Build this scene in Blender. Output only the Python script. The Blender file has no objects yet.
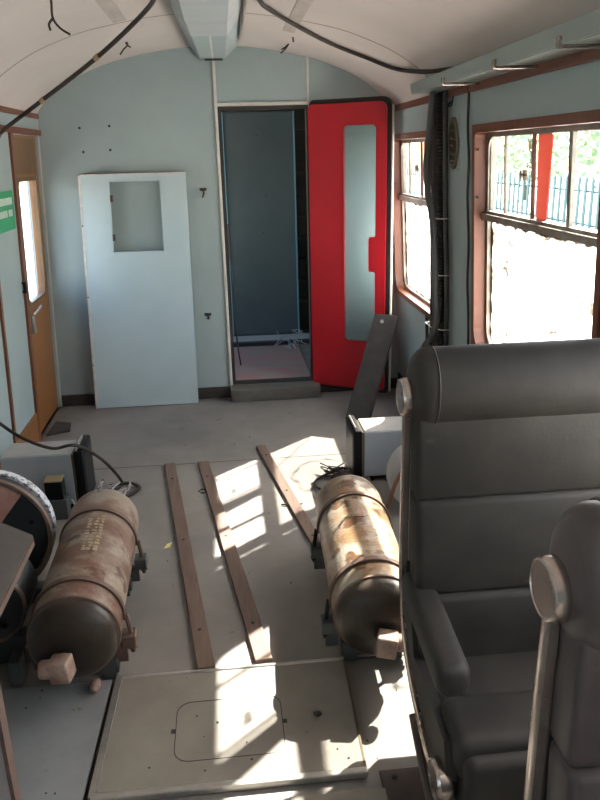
import bpy, bmesh, math, random
from mathutils import Vector, Matrix
random.seed(7)
S = bpy.context.scene
COL = S.collection
PI = math.pi

# ------------------------------------------------------------------ camera
cd = bpy.data.cameras.new('camera'); cam = bpy.data.objects.new('camera', cd); COL.objects.link(cam)
def cam_axes(yaw=0.09414, pitch=0.32094, roll=-0.026):
    cy, sy, cp, sp = math.cos(yaw), math.sin(yaw), math.cos(pitch), math.sin(pitch)
    f = Vector((sy*cp, cy*cp, -sp)); r = Vector((cy, -sy, 0)); u = r.cross(f)
    c, s = math.cos(roll), math.sin(roll)
    return c*r+s*u, -s*r+c*u, f
_r, _u, _f = cam_axes()
M = Matrix((_r, _u, -_f)).transposed().to_4x4(); M.translation = Vector((0, 0, 1.6))
cam.matrix_world = M
cd.sensor_fit = 'VERTICAL'; cd.sensor_height = 32; cd.lens = 740/800*32; cd.clip_start = .05; cd.clip_end = 400
S.camera = cam

# ------------------------------------------------------------------ sky, sun, exposure
w = bpy.data.worlds.new('sky'); S.world = w; w.use_nodes = True
nt = w.node_tree; bg = nt.nodes['Background']
sky = nt.nodes.new('ShaderNodeTexSky'); sky.sky_type = 'NISHITA'; sky.sun_disc = False
sky.sun_elevation = math.radians(43.5); sky.sun_rotation = math.radians(44.6); sky.air_density = 1.3; sky.dust_density = 2.2
nt.links.new(sky.outputs[0], bg.inputs[0]); bg.inputs[1].default_value = 0.42
sd = bpy.data.lights.new('sun', 'SUN'); so = bpy.data.objects.new('sun', sd); COL.objects.link(so)
sd.energy = 17.0; sd.angle = math.radians(.7); sd.color = (1, .95, .87)
so.rotation_euler = Vector((-.78, -.71, -1)).to_track_quat('-Z', 'Y').to_euler(); so.location = (6, 10, 9)
S.view_settings.view_transform = 'Standard'; S.view_settings.look = 'None'
S.view_settings.exposure = 1.75; S.view_settings.gamma = 1; S.view_settings.use_curve_mapping = False

# ------------------------------------------------------------------ materials
def mat(name, c1, c2=None, rough=.6, metal=0., scale=5., bump=0., c3=None, t3=.62, lo=.35, hi=.65, stretch=(1, 1, 1), spec=.4, detail=8, s3=None, rvar=0., bscale=None):
    m = bpy.data.materials.new(name); m.use_nodes = True; n = m.node_tree.nodes; L = m.node_tree.links
    b = n['Principled BSDF']; b.inputs['Roughness'].default_value = rough; b.inputs['Metallic'].default_value = metal
    b.inputs['Specular IOR Level'].default_value = spec
    b.inputs['Base Color'].default_value = (*c1, 1)
    tc = n.new('ShaderNodeTexCoord'); mp = n.new('ShaderNodeMapping'); mp.inputs['Scale'].default_value = stretch
    L.new(tc.outputs['Object'], mp.inputs[0])
    def noise(sc, det=detail):
        t = n.new('ShaderNodeTexNoise'); t.inputs['Scale'].default_value = sc; t.inputs['Detail'].default_value = det
        t.inputs['Roughness'].default_value = .62; L.new(mp.outputs[0], t.inputs['Vector']); return t
    last = None
    if c2:
        t = noise(scale); r = n.new('ShaderNodeMapRange'); r.inputs[1].default_value = lo; r.inputs[2].default_value = hi
        L.new(t.outputs[0], r.inputs[0]); mx = n.new('ShaderNodeMix'); mx.data_type = 'RGBA'
        L.new(r.outputs[0], mx.inputs[0]); mx.inputs[6].default_value = (*c1, 1); mx.inputs[7].default_value = (*c2, 1)
        last = mx.outputs[2]
        if rvar:
            rr = n.new('ShaderNodeMapRange'); rr.inputs[3].default_value = rough-rvar; rr.inputs[4].default_value = min(1, rough+rvar)
            L.new(t.outputs[0], rr.inputs[0]); L.new(rr.outputs[0], b.inputs['Roughness'])
    if c3:
        t = noise(s3 or scale*3.1); r = n.new('ShaderNodeMapRange'); r.inputs[1].default_value = t3; r.inputs[2].default_value = t3+.07
        L.new(t.outputs[0], r.inputs[0]); mx = n.new('ShaderNodeMix'); mx.data_type = 'RGBA'
        L.new(r.outputs[0], mx.inputs[0])
        if last: L.new(last, mx.inputs[6])
        else: mx.inputs[6].default_value = (*c1, 1)
        mx.inputs[7].default_value = (*c3, 1); last = mx.outputs[2]
    if last: L.new(last, b.inputs['Base Color'])
    if bump:
        t = noise(bscale or scale*6, 5); bp = n.new('ShaderNodeBump'); bp.inputs['Strength'].default_value = bump; bp.inputs['Distance'].default_value = .01
        L.new(t.outputs[0], bp.inputs['Height']); L.new(bp.outputs[0], b.inputs['Normal'])
    return m
def wood(name, c1, c2, rough=.5, stretch=(14, 14, 1.2), scale=3):
    return mat(name, c1, c2, rough=rough, scale=scale, stretch=stretch, lo=.3, hi=.7, bump=.08)

PAINT = mat('pale_blue_paint', (.30, .365, .365), (.335, .405, .405), rough=.5, scale=2.5, c3=(.28, .35, .34), t3=.72, bump=.03)
PAINT2 = mat('pale_blue_panel', (.43, .53, .56), (.47, .57, .60), rough=.5, scale=3, c3=(.30, .36, .36), t3=.74, bump=.02)
PANELEDGE = mat('panel_edge_white', (.62, .58, .55), (.5, .46, .42), rough=.5, scale=20)
CEIL = mat('ceiling_cream', (.60, .54, .50), (.54, .485, .45), rough=.6, scale=1.5, c3=(.42, .37, .33), t3=.70, s3=3, bump=.02)
CEILSEAM = mat('ceiling_seam', (.34, .30, .27), rough=.8)
TAPE = mat('tape_mark', (.48, .43, .39), (.38, .34, .30), rough=.7, scale=6, stretch=(4, 1, 1))
FLOOR = mat('grey_lino', (.235, .215, .195), (.165, .150, .135), rough=.62, scale=1.6, c3=(.11, .095, .08), t3=.66, s3=7, bump=.05, rvar=.12, bscale=40)
SEAM = mat('floor_seam', (.09, .08, .07), rough=.9)
HATCH = mat('hatch_lino', (.235, .215, .18), (.175, .155, .13), rough=.5, scale=3, c3=(.09, .08, .07), t3=.70, s3=9, bump=.04, bscale=60)
GREYPLATE = mat('worn_grey_paint', (.24, .245, .25), (.18, .18, .18), rough=.5, scale=3, c3=(.10, .09, .08), t3=.66, s3=14, bump=.04)
ALU = mat('dull_aluminium', (.50, .48, .45), (.36, .34, .31), rough=.38, metal=.8, scale=12)
WINMET = mat('window_metal', (.34, .30, .25), (.22, .19, .15), rough=.42, metal=.6, scale=14)
CHROME = mat('worn_chrome', (.54, .49, .46), (.36, .28, .25), rough=.26, metal=.92, scale=9, rvar=.1)
TRIMW = mat('pale_trim', (.62, .60, .55), (.52, .49, .43), rough=.45, scale=9)
SLAT = wood('strip_wood', (.095, .058, .042), (.16, .108, .082), rough=.7, stretch=(12, 1.2, 12))
REDWOOD = wood('red_brown_wood', (.19, .062, .028), (.13, .042, .02), rough=.4)
REDWOODY = wood('red_brown_rail', (.19, .065, .035), (.12, .04, .022), rough=.45, stretch=(12, 1.2, 12))
ORWOOD = wood('door_wood', (.30, .125, .035), (.21, .08, .024), rough=.38)
DKWOOD = wood('dark_door_wood', (.20, .11, .045), (.13, .07, .03), rough=.45)
DARK = mat('dark_frame', (.03, .026, .022), rough=.7)
KICK = mat('kick_board', (.055, .05, .045), (.03, .026, .022), rough=.6, scale=6)
STEPM = mat('step_face', (.085, .08, .07), (.13, .125, .11), rough=.45, scale=5, c3=(.2, .19, .16), t3=.68)
RED = mat('red_paint', (.41, .007, .016), (.35, .005, .012), rough=.32, scale=2, c3=(.75, .35, .32), t3=.765, s3=30, spec=.45)
BLACKR = mat('black_rubber', (.012, .012, .012), rough=.55)
BLACKP = mat('black_plastic', (.008, .008, .009), rough=.5, spec=.15)
CABLE = mat('cable_black', (.022, .018, .016), (.05, .035, .028), rough=.5, scale=12)
HOSE = mat('grey_hose', (.05, .05, .05), (.075, .075, .07), rough=.45, scale=8)
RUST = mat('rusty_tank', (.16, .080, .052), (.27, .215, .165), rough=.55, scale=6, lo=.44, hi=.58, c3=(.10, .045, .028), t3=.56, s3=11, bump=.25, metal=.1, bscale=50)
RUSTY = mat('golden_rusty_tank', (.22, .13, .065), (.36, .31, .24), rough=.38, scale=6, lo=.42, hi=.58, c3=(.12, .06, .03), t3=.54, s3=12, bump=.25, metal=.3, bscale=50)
TANKEND = mat('dark_tank_end', (.016, .012, .010), (.048, .034, .022), rough=.42, scale=6, c3=(.17, .12, .07), t3=.70, bump=.15)
STRAP = mat('rust_strap', (.10, .06, .045), (.17, .11, .085), rough=.55, scale=15, metal=.3)
PLUG = mat('rust_plug', (.20, .105, .072), (.34, .25, .20), rough=.6, scale=18, bump=.2)
BLOCK = mat('blue_grey_steel', (.045, .06, .065), (.07, .075, .07), rough=.55, scale=14, c3=(.13, .07, .04), t3=.6)
BRACKRUST = mat('rust_steel', (.13, .075, .055), (.09, .06, .05), rough=.6, scale=14)
DRUM = mat('dark_blue_drum', (.018, .022, .026), (.03, .034, .036), rough=.45, scale=5, c3=(.08, .06, .05), t3=.68)
DRUMRIM = mat('drum_rim', (.22, .14, .10), (.12, .09, .075), rough=.5, scale=14)
PINKR = mat('pink_rust_band', (.50, .27, .235), (.38, .17, .14), rough=.55, scale=10, c3=(.5, .42, .36), t3=.62, s3=22)
WOVEN = mat('white_printed_ring', (.60, .61, .63), (.14, .14, .17), rough=.6, scale=60, lo=.52, hi=.58, detail=2)
CASE = mat('grey_case', (.40, .44, .48), (.33, .365, .40), rough=.42, metal=.35, scale=3, c3=(.20, .21, .21), t3=.72, stretch=(1, 1, .4))
CASETOP = mat('dusty_case_top', (.36, .35, .34), (.44, .42, .40), rough=.7, scale=6)
SCREEN = mat('screen_dark', (.008, .009, .011), rough=.4, spec=.2)
BRONZE = mat('brown_edge', (.11, .085, .05), rough=.45)
LEATH = mat('charcoal_leather', (.023, .0205, .018), (.037, .033, .028), rough=.60, scale=6, bump=.08, c3=(.060, .056, .05), t3=.68, s3=9, spec=.28, bscale=90)
LEATH2 = mat('brown_worn_leather', (.046, .036, .035), (.070, .056, .054), rough=.42, scale=6, bump=.08, c3=(.10, .08, .075), t3=.70, s3=9, bscale=90)
SEATBASE = mat('seat_base_brown', (.07, .045, .035), (.045, .03, .025), rough=.5, scale=9)
TABLE = mat('grey_laminate', (.125, .105, .097), (.095, .08, .074), rough=.6, scale=6, c3=(.24, .20, .185), t3=.68, s3=9, bump=.05)
TABLEP = mat('mauve_panel', (.38, .34, .33), (.30, .265, .26), rough=.55, scale=4)
GREEN = mat('green_sign', (.0, .28, .10), (.01, .32, .12), rough=.4, scale=4)
WHITE = mat('white_print', (.72, .76, .72), rough=.5)
BOARD = mat('ribbed_dark_board', (.028, .026, .024), (.05, .047, .043), rough=.55, scale=9, c3=(.10, .09, .08), t3=.70)
TUBEP = mat('grey_green_paint', (.33, .38, .36), (.28, .33, .31), rough=.5, scale=3, c3=(.22, .2, .17), t3=.70)
DUCTP = mat('duct_grey_paint', (.38, .41, .42), (.44, .47, .47), rough=.5, scale=2.5, stretch=(1, 3, 1))
DUCTD = mat('duct_end_paint', (.30, .36, .36), (.33, .39, .39), rough=.55, scale=3)
OVAL = mat('oval_lattice_tan', (.17, .13, .085), (.10, .075, .05), rough=.6, scale=14)
DOORTEAL = mat('teal_dark_door', (.068, .085, .085), (.085, .105, .105), rough=.42, scale=2, c3=(.05, .07, .08), t3=.72, s3=6)
LITTEALEDGE = mat('lit_teal_edge', (.16, .32, .40), rough=.4)  # lit look of the door edges, put into a lighter colour
MAT_ = mat('worn_pink_mat', (.34, .17, .155), (.26, .215, .17), rough=.85, scale=6, c3=(.26, .22, .19), t3=.63, stretch=(1, 3, 1), lo=.42, hi=.58, bump=.15)
VFLOOR = mat('vestibule_floor', (.14, .12, .10), (.20, .18, .16), rough=.8, scale=8)
VWALL = mat('vestibule_wall', (.075, .05, .033), (.045, .032, .024), rough=.7, scale=4)
CREAMST = mat('rag_white', (.5, .5, .5), (.3, .32, .34), rough=.8, scale=20)
YEL = mat('yellow_paper', (.75, .62, .12), (.75, .72, .6), rough=.6, scale=40)
GROUND = mat('platform_concrete', (.50, .47, .43), (.42, .39, .36), rough=.9, scale=1)
GFENCE = mat('green_fence_paint', (.025, .09, .09), rough=.5)
LEAF = mat('leaf_green', (.24, .32, .17), (.34, .42, .26), rough=.6, scale=3)
BARK = mat('bark', (.12, .09, .06), rough=.9)
EXT = mat('coach_outside', (.35, .36, .38), rough=.5)

def glass_mat(name, tint=(1, 1, 1), milky=0., dirt=False):
    m = bpy.data.materials.new(name); m.use_nodes = True; n = m.node_tree.nodes; L = m.node_tree.links
    n.remove(n['Principled BSDF']); out = n['Material Output']
    tr = n.new('ShaderNodeBsdfTransparent'); tr.inputs[0].default_value = (*tint, 1)
    gl = n.new('ShaderNodeBsdfGlossy'); gl.inputs['Roughness'].default_value = .05
    mx = n.new('ShaderNodeMixShader'); mx.inputs[0].default_value = .05; L.new(tr.outputs[0], mx.inputs[1]); L.new(gl.outputs[0], mx.inputs[2])
    res = mx.outputs[0]
    if milky:
        tl = n.new('ShaderNodeBsdfTranslucent'); tl.inputs[0].default_value = (.92, .92, .92, 1)
        m2 = n.new('ShaderNodeMixShader'); L.new(res, m2.inputs[1]); L.new(tl.outputs[0], m2.inputs[2]); m2.inputs[0].default_value = milky
        res = m2.outputs[0]
        if dirt:
            tc = n.new('ShaderNodeTexCoord')
            # thin wandering cracks in the white film
            nz = n.new('ShaderNodeTexNoise'); nz.inputs['Scale'].default_value = 2.6; nz.inputs['Detail'].default_value = 3; L.new(tc.outputs['Object'], nz.inputs['Vector'])
            a = n.new('ShaderNodeMath'); a.operation = 'SUBTRACT'; a.inputs[1].default_value = .5; L.new(nz.outputs[0], a.inputs[0])
            b = n.new('ShaderNodeMath'); b.operation = 'ABSOLUTE'; L.new(a.outputs[0], b.inputs[0])
            c = n.new('ShaderNodeMapRange'); c.inputs[1].default_value = .0; c.inputs[2].default_value = .011; c.inputs[3].default_value = .99; c.inputs[4].default_value = 0; L.new(b.outputs[0], c.inputs[0])
            # straw coloured grime that has gathered along the edges (Generated: 0..1 over the pane)
            sp = n.new('ShaderNodeSeparateXYZ'); L.new(tc.outputs['Generated'], sp.inputs[0])
            def edge(sock, w0):
                e = n.new('ShaderNodeMath'); e.operation = 'SUBTRACT'; e.inputs[1].default_value = .5; L.new(sock, e.inputs[0])
                g = n.new('ShaderNodeMath'); g.operation = 'ABSOLUTE'; L.new(e.outputs[0], g.inputs[0])
                h = n.new('ShaderNodeMapRange'); h.inputs[1].default_value = .5-w0; h.inputs[2].default_value = .5; L.new(g.outputs[0], h.inputs[0]); return h.outputs[0]
            ey = edge(sp.outputs[1], .10); ez = edge(sp.outputs[2], .12)
            mxx = n.new('ShaderNodeMath'); mxx.operation = 'MAXIMUM'; L.new(ey, mxx.inputs[0]); L.new(ez, mxx.inputs[1])
            # more of it in the lower near corner
            lw = n.new('ShaderNodeMath'); lw.operation = 'ADD'; L.new(sp.outputs[1], lw.inputs[0]); L.new(sp.outputs[2], lw.inputs[1])
            lr = n.new('ShaderNodeMapRange'); lr.inputs[1].default_value = .08; lr.inputs[2].default_value = .50; lr.inputs[3].default_value = .75; lr.inputs[4].default_value = 0; L.new(lw.outputs[0], lr.inputs[0])
            mm0 = n.new('ShaderNodeMath'); mm0.operation = 'MAXIMUM'; L.new(mxx.outputs[0], mm0.inputs[0]); L.new(lr.outputs[0], mm0.inputs[1])
            lw2 = n.new('ShaderNodeMath'); lw2.operation = 'SUBTRACT'; L.new(sp.outputs[2], lw2.inputs[0]); L.new(sp.outputs[1], lw2.inputs[1])
            lr2 = n.new('ShaderNodeMapRange'); lr2.inputs[1].default_value = -.96; lr2.inputs[2].default_value = -.58; lr2.inputs[3].default_value = .9; lr2.inputs[4].default_value = 0; L.new(lw2.outputs[0], lr2.inputs[0])
            mm = n.new('ShaderNodeMath'); mm.operation = 'MAXIMUM'; L.new(mm0.outputs[0], mm.inputs[0]); L.new(lr2.outputs[0], mm.inputs[1])
            n2 = n.new('ShaderNodeTexNoise'); n2.inputs['Scale'].default_value = 14; n2.inputs['Detail'].default_value = 6; L.new(tc.outputs['Object'], n2.inputs['Vector'])
            ad = n.new('ShaderNodeMath'); ad.operation = 'ADD'; L.new(mm.outputs[0], ad.inputs[0]); L.new(n2.outputs[0], ad.inputs[1])
            th = n.new('ShaderNodeMapRange'); th.inputs[1].default_value = 1.1; th.inputs[2].default_value = 1.3; th.inputs[3].default_value = 0; th.inputs[4].default_value = .985; L.new(ad.outputs[0], th.inputs[0])
            tl2 = n.new('ShaderNodeBsdfTranslucent'); tl2.inputs[0].default_value = (.055, .030, .004, 1)
            df = n.new('ShaderNodeBsdfDiffuse'); df.inputs[0].default_value = (.25, .15, .06, 1)
            m4 = n.new('ShaderNodeMixShader'); m4.inputs[0].default_value = .3; L.new(tl2.outputs[0], m4.inputs[1]); L.new(df.outputs[0], m4.inputs[2])
            mk = n.new('ShaderNodeMath'); mk.operation = 'MAXIMUM'; L.new(th.outputs[0], mk.inputs[0]); L.new(c.outputs[0], mk.inputs[1])
            m3 = n.new('ShaderNodeMixShader'); L.new(mk.outputs[0], m3.inputs[0]); L.new(res, m3.inputs[1]); L.new(m4.outputs[0], m3.inputs[2]); res = m3.outputs[0]
    L.new(res, out.inputs[0]); return m
CLEAR = glass_mat('clear_glass', (.96, .97, .97))
MILKY = glass_mat('white_filmed_glass', (.97, .97, .95), .32, True)
DOORGLASS = glass_mat('grey_door_glass', (.72, .80, .80), .0)
def translucent_red():
    m = bpy.data.materials.new('translucent_red'); m.use_nodes = True; n = m.node_tree.nodes; L = m.node_tree.links
    b = n['Principled BSDF']; b.inputs['Base Color'].default_value = (.6, .10, .08, 1); b.inputs['Roughness'].default_value = .5
    t = n.new('ShaderNodeBsdfTranslucent'); t.inputs[0].default_value = (.34, .125, .095, 1)
    x = n.new('ShaderNodeMixShader'); x.inputs[0].default_value = .6; L.new(b.outputs[0], x.inputs[1]); L.new(t.outputs[0], x.inputs[2])
    L.new(x.outputs[0], n['Material Output'].inputs[0]); return m
REDFLAP = translucent_red()

# ------------------------------------------------------------------ helpers
def root_loc(p):
    v = Vector((0, 0, 0))
    while p: v += p.location; p = p.parent
    return v
def obj(name, bm, m, parent=None, smooth=False, local=False, angle=40):
    if parent and not local:
        bmesh.ops.translate(bm, vec=-root_loc(parent), verts=bm.verts)
    bmesh.ops.recalc_face_normals(bm, faces=bm.faces)
    me = bpy.data.meshes.new(name); bm.to_mesh(me); bm.free()
    me.materials.append(m)
    if smooth:
        for p in me.polygons: p.use_smooth = True
        try: me.set_sharp_from_angle(angle=math.radians(angle))
        except Exception: pass
    o = bpy.data.objects.new(name, me); COL.objects.link(o)
    if parent: o.parent = parent
    return o
def tag(o, label, cat, group=None, kind=None):
    o['label'] = label; o['category'] = cat
    if group: o['group'] = group
    if kind: o['kind'] = kind
    return o
def thing(name, label, cat, loc, group=None, rot=0):
    o = bpy.data.objects.new(name, None); COL.objects.link(o); o.location = loc; o.rotation_euler = (0, 0, rot); o.empty_display_size = .1
    return tag(o, label, cat, group)
def struct(name, bm, m, parent=None, smooth=False):
    o = obj(name, bm, m, parent, smooth)
    if not parent: o['kind'] = 'structure'
    return o
B = bmesh.new
def hexa(bm, c):   # 8 corners: bottom 4 then top 4
    v = [bm.verts.new(p) for p in c]
    for f in ((0, 3, 2, 1), (4, 5, 6, 7), (0, 1, 5, 4), (1, 2, 6, 5), (2, 3, 7, 6), (3, 0, 4, 7)): bm.faces.new([v[i] for i in f])
    return v
def box(bm, lo, hi, bev=0, seg=2, mtx=None):
    x0, y0, z0 = lo; x1, y1, z1 = hi
    v = hexa(bm, [(x0, y0, z0), (x1, y0, z0), (x1, y1, z0), (x0, y1, z0), (x0, y0, z1), (x1, y0, z1), (x1, y1, z1), (x0, y1, z1)])
    if bev:
        es = list({e for q in v for e in q.link_edges})
        r = bmesh.ops.bevel(bm, geom=es, offset=bev, segments=seg, profile=.5, affect='EDGES', clamp_overlap=True)
        v = list(set(r['verts']) | {q for q in v if q.is_valid})
    if mtx is not None: bmesh.ops.transform(bm, matrix=mtx, verts=[q for q in v if q.is_valid])
    return v
def bx(lo, hi, bev=0, seg=2, mtx=None):
    bm = B(); box(bm, lo, hi, bev, seg, mtx); return bm
def prism(bm, pts, off):
    a = [bm.verts.new(p) for p in pts]; b = [bm.verts.new(Vector(p)+Vector(off)) for p in pts]; n = len(pts)
    bm.faces.new(a[::-1]); bm.faces.new(b)
    for i in range(n): bm.faces.new((a[i], a[(i+1) % n], b[(i+1) % n], b[i]))
def ringprism(bm, A, Bp, A2, B2):  # outer/inner at level 1, outer/inner at level 2
    n = len(A); L = [[bm.verts.new(p) for p in q] for q in (A, Bp, A2, B2)]
    for i in range(n):
        j = (i+1) % n
        bm.faces.new((L[0][i], L[0][j], L[1][j], L[1][i])); bm.faces.new((L[2][i], L[3][i], L[3][j], L[2][j]))
        bm.faces.new((L[0][i], L[2][i], L[2][j], L[0][j])); bm.faces.new((L[1][i], L[1][j], L[3][j], L[3][i]))
def tube(bm, pts, r, n=10, closed=False):
    P = [Vector(p) for p in pts]; k = len(P); rings = []
    T = []
    for i in range(k):
        if closed: t = P[(i+1) % k]-P[i-1]
        else: t = P[min(i+1, k-1)]-P[max(i-1, 0)]
        T.append(t.normalized())
    up = Vector((0, 0, 1)) if abs(T[0].z) < .9 else Vector((1, 0, 0))
    nrm = T[0].cross(up).normalized()
    for i in range(k):
        nrm = (nrm-T[i]*nrm.dot(T[i])).normalized(); bi = T[i].cross(nrm)
        rr = r[i] if isinstance(r, (list, tuple)) else r
        rings.append([bm.verts.new(P[i]+rr*(math.cos(2*PI*a/n)*nrm+math.sin(2*PI*a/n)*bi)) for a in range(n)])
    for i in range(k if closed else k-1):
        A, C = rings[i], rings[(i+1) % k]
        for a in range(n): bm.faces.new((A[a], A[(a+1) % n], C[(a+1) % n], C[a]))
    if not closed: bm.faces.new(rings[0][::-1]); bm.faces.new(rings[-1])
def spline(pts, n=8):
    P = [Vector(p) for p in pts]; P = [2*P[0]-P[1]]+P+[2*P[-1]-P[-2]]; out = []
    for i in range(1, len(P)-2):
        a, b, c, d = P[i-1:i+3]
        for k in range(n):
            t = k/n; out.append(.5*((2*b)+(c-a)*t+(2*a-5*b+4*c-d)*t*t+(3*b-a-3*c+d)*t**3))
    out.append(P[-2]); return out
def lathe(bm, prof, center, axis, n=40, ring=False):  # prof: (a along axis, radius)
    ax = Vector(axis).normalized(); u = ax.orthogonal().normalized(); v = ax.cross(u); c = Vector(center); R = []
    for a, r in prof:
        if r < 1e-6: R.append([bm.verts.new(c+ax*a)])
        else: R.append([bm.verts.new(c+ax*a+r*(math.cos(2*PI*k/n)*u+math.sin(2*PI*k/n)*v)) for k in range(n)])
    for A, C in zip(R, R[1:]):
        for k in range(n):
            j = (k+1) % n
            if len(A) == 1 and len(C) == 1: continue
            if len(A) == 1: bm.faces.new((A[0], C[j], C[k]))
            elif len(C) == 1: bm.faces.new((A[k], A[j], C[0]))
            else: bm.faces.new((A[k], A[j], C[j], C[k]))
    if ring:
        for k in range(n): bm.faces.new((R[-1][k], R[-1][(k+1) % n], R[0][(k+1) % n], R[0][k]))
        return
    for q in (R[0], R[-1]):
        if len(q) > 1: bm.faces.new(q)
def rr2(y0, y1, z0, z1, rs, n=6):   # rounded rectangle; rs = radii at (y0,z0),(y1,z0),(y1,z1),(y0,z1)
    out = []
    for (cy, cz, sy, sz, r, a0) in ((y0, z0, 1, 1, rs[0], 180), (y1, z0, -1, 1, rs[1], 270), (y1, z1, -1, -1, rs[2], 0), (y0, z1, 1, -1, rs[3], 90)):
        r = max(r, .0008)
        for k in range(n+1):
            a = math.radians(a0+90*k/n); out.append((cy+sy*r+r*math.cos(a), cz+sz*r+r*math.sin(a)))
    return out
HW, LEAN = 1.18, .045
def RW(y, z, w): return (HW-LEAN*z-w, y, z)
def LW(y, z, w): return (-(HW-LEAN*z)+w, y, z)
def slab(bm, F, y0, y1, z0, z1, w0, w1):
    hexa(bm, [F(y0, z0, w0), F(y1, z0, w0), F(y1, z0, w1), F(y0, z0, w1), F(y0, z1, w0), F(y1, z1, w0), F(y1, z1, w1), F(y0, z1, w1)])
def mslab(F, *a):
    bm = B(); slab(bm, F, *a); return bm
def mring(F, outer, inner, w0, w1):
    bm = B(); ringprism(bm, [F(*p, w0) for p in outer], [F(*p, w0) for p in inner], [F(*p, w1) for p in outer], [F(*p, w1) for p in inner]); return bm
def mplate(F, pts, w0, w1):
    bm = B(); a = [bm.verts.new(F(*p, w0)) for p in pts]; b = [bm.verts.new(F(*p, w1)) for p in pts]; n = len(pts)
    bm.faces.new(a); bm.faces.new(b[::-1])
    for i in range(n): bm.faces.new((a[i], a[(i+1) % n], b[(i+1) % n], b[i]))
    return bm
def holed(F, ys, zs, holes, w0, w1):
    Y = sorted(set(ys) | {h[0] for h in holes} | {h[1] for h in holes}); Z = sorted(set(zs) | {h[2] for h in holes} | {h[3] for h in holes})
    bm = B()
    for a, b in zip(Y, Y[1:]):
        for c, d in zip(Z, Z[1:]):
            m1, m2 = (a+b)/2, (c+d)/2
            if any(h[0] < m1 < h[1] and h[2] < m2 < h[3] for h in holes): continue
            slab(bm, F, a, b, c, d, w0, w1)
    bmesh.ops.remove_doubles(bm, verts=bm.verts, dist=1e-5)
    return bm

Y0 = 4.95; YR = -2.0; ZC = 1.862
# ------------------------------------------------------------------ room shell
struct('floor', bx((-1.3, YR-.1, -.08), (1.3, Y0+.1, 0)), FLOOR)
WINS = [(2.13, 3.305), (3.74, 4.93), (.55, 1.74), (-1.03, .16)]
WZ0, WZ1, WZT = .70, 1.687, 1.325
DOORY = (4.31, 4.93)
struct('wall_right', holed(RW, (YR, Y0+.1), (-.08, ZC+.02), [(a, b, WZ0, WZ1) for a, b in WINS], 0, -.09), PAINT)
LWINS = [WINS[3]]
struct('wall_left', holed(LW, (YR, Y0+.1), (-.08, ZC+.02), [(a, b, WZ0, WZ1) for a, b in LWINS]+[(DOORY[0], DOORY[1], 0, 1.745)], 0, -.09), PAINT)
# vaulted ceiling
ARC = [(1.097, 1.862), (1.06, 1.91), (1.004, 1.965), (.938, 2.012), (.83, 2.072), (.69, 2.128), (.566, 2.165), (.33, 2.21), (.15, 2.229), (0, 2.234)]
ARC = ARC+[(-x, z) for x, z in ARC[-2::-1]]
def arc_z(x):
    for (xa, za), (xb, zb) in zip(ARC, ARC[1:]):
        if xb <= x <= xa: return zb+(za-zb)*(x-xb)/(xa-xb)
    return 1.862
fine = [(x, 0) for x in [1.097-2.194*i/60 for i in range(61)]]
AP = spline([(x, 0, z) for x, z in ARC], 4)
bm = B(); ra = [[bm.verts.new((p.x*s, y, p.z+d)) for p in AP] for y in (YR-.1, Y0+.1) for s, d in ((1, 0), (1.06, .06))]
k = len(AP)
for i in range(k-1):
    bm.faces.new((ra[0][i], ra[0][i+1], ra[2][i+1], ra[2][i])); bm.faces.new((ra[1][i], ra[3][i], ra[3][i+1], ra[1][i+1]))
    bm.faces.new((ra[0][i], ra[1][i], ra[1][i+1], ra[0][i+1])); bm.faces.new((ra[2][i], ra[2][i+1], ra[3][i+1], ra[3][i]))
for i in (0, k-1): bm.faces.new((ra[0][i], ra[2][i], ra[3][i], ra[1][i]))
struct('ceiling', bm, CEIL, smooth=True)
def arcstrip(y0, y1, th, xs=None):
    bm = B(); pts = AP if xs is None else [p for p in AP if xs[0] <= p.x <= xs[1]]
    q = [[bm.verts.new((p.x*(1-th*.6), y, p.z-d)) for p in pts] for y in (y0, y1) for d in (-.004, th)]
    for i in range(len(pts)-1):
        bm.faces.new((q[1][i], q[1][i+1], q[3][i+1], q[3][i])); bm.faces.new((q[0][i], q[1][i], q[1][i+1], q[0][i+1])); bm.faces.new((q[2][i], q[2][i+1], q[3][i+1], q[3][i]))
    return bm
struct('trim_1', arcstrip(3.842, 3.850, .0015), CEILSEAM)
struct('trim_2', arcstrip(1.95, 1.958, .0015), CEILSEAM)
for i, (x, a, b) in enumerate(((-.42, 2.2, 3.80), (.385, 2.2, 4.2))):
    bm = B(); z1 = arc_z(x-.03); z2 = arc_z(x+.03)
    hexa(bm, [(x-.03, a, z1-.002), (x+.03, a, z2-.002), (x+.03, b, z2-.002), (x-.03, b, z1-.002), (x-.03, a, z1+.01), (x+.03, a, z2+.01), (x+.03, b, z2+.01), (x-.03, b, z1+.01)])
    struct('trim_%d' % (3+i), bm, TAPE)
# back wall with doorway; profile follows the vault
DX0, DX1, DZ0, DZ1 = .0, .565, .09, 1.89
def roofpoly(x0, x1, zb, n=14):
    xs = [x0+(x1-x0)*i/n for i in range(n+1)]
    return [(x0, zb), (x1, zb)]+[(x, arc_z(max(-1.097, min(1.097, x)))+.02) for x in reversed(xs)]
bm = B()
for poly in (roofpoly(-1.19, DX0, -.05), roofpoly(DX0, DX1, DZ1, 6), roofpoly(DX1, 1.19, -.05), [(DX0, -.05), (DX1, -.05), (DX1, DZ0), (DX0, DZ0)]):
    prism(bm, [(x, Y0, z) for x, z in poly], (0, .06, 0))
struct('wall_back', bm, PAINT)
bm = B(); prism(bm, [(x, YR, z) for x, z in roofpoly(-1.19, 1.19, -.05, 24)], (0, -.06, 0)); struct('wall_rear', bm, PAINT)
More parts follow.
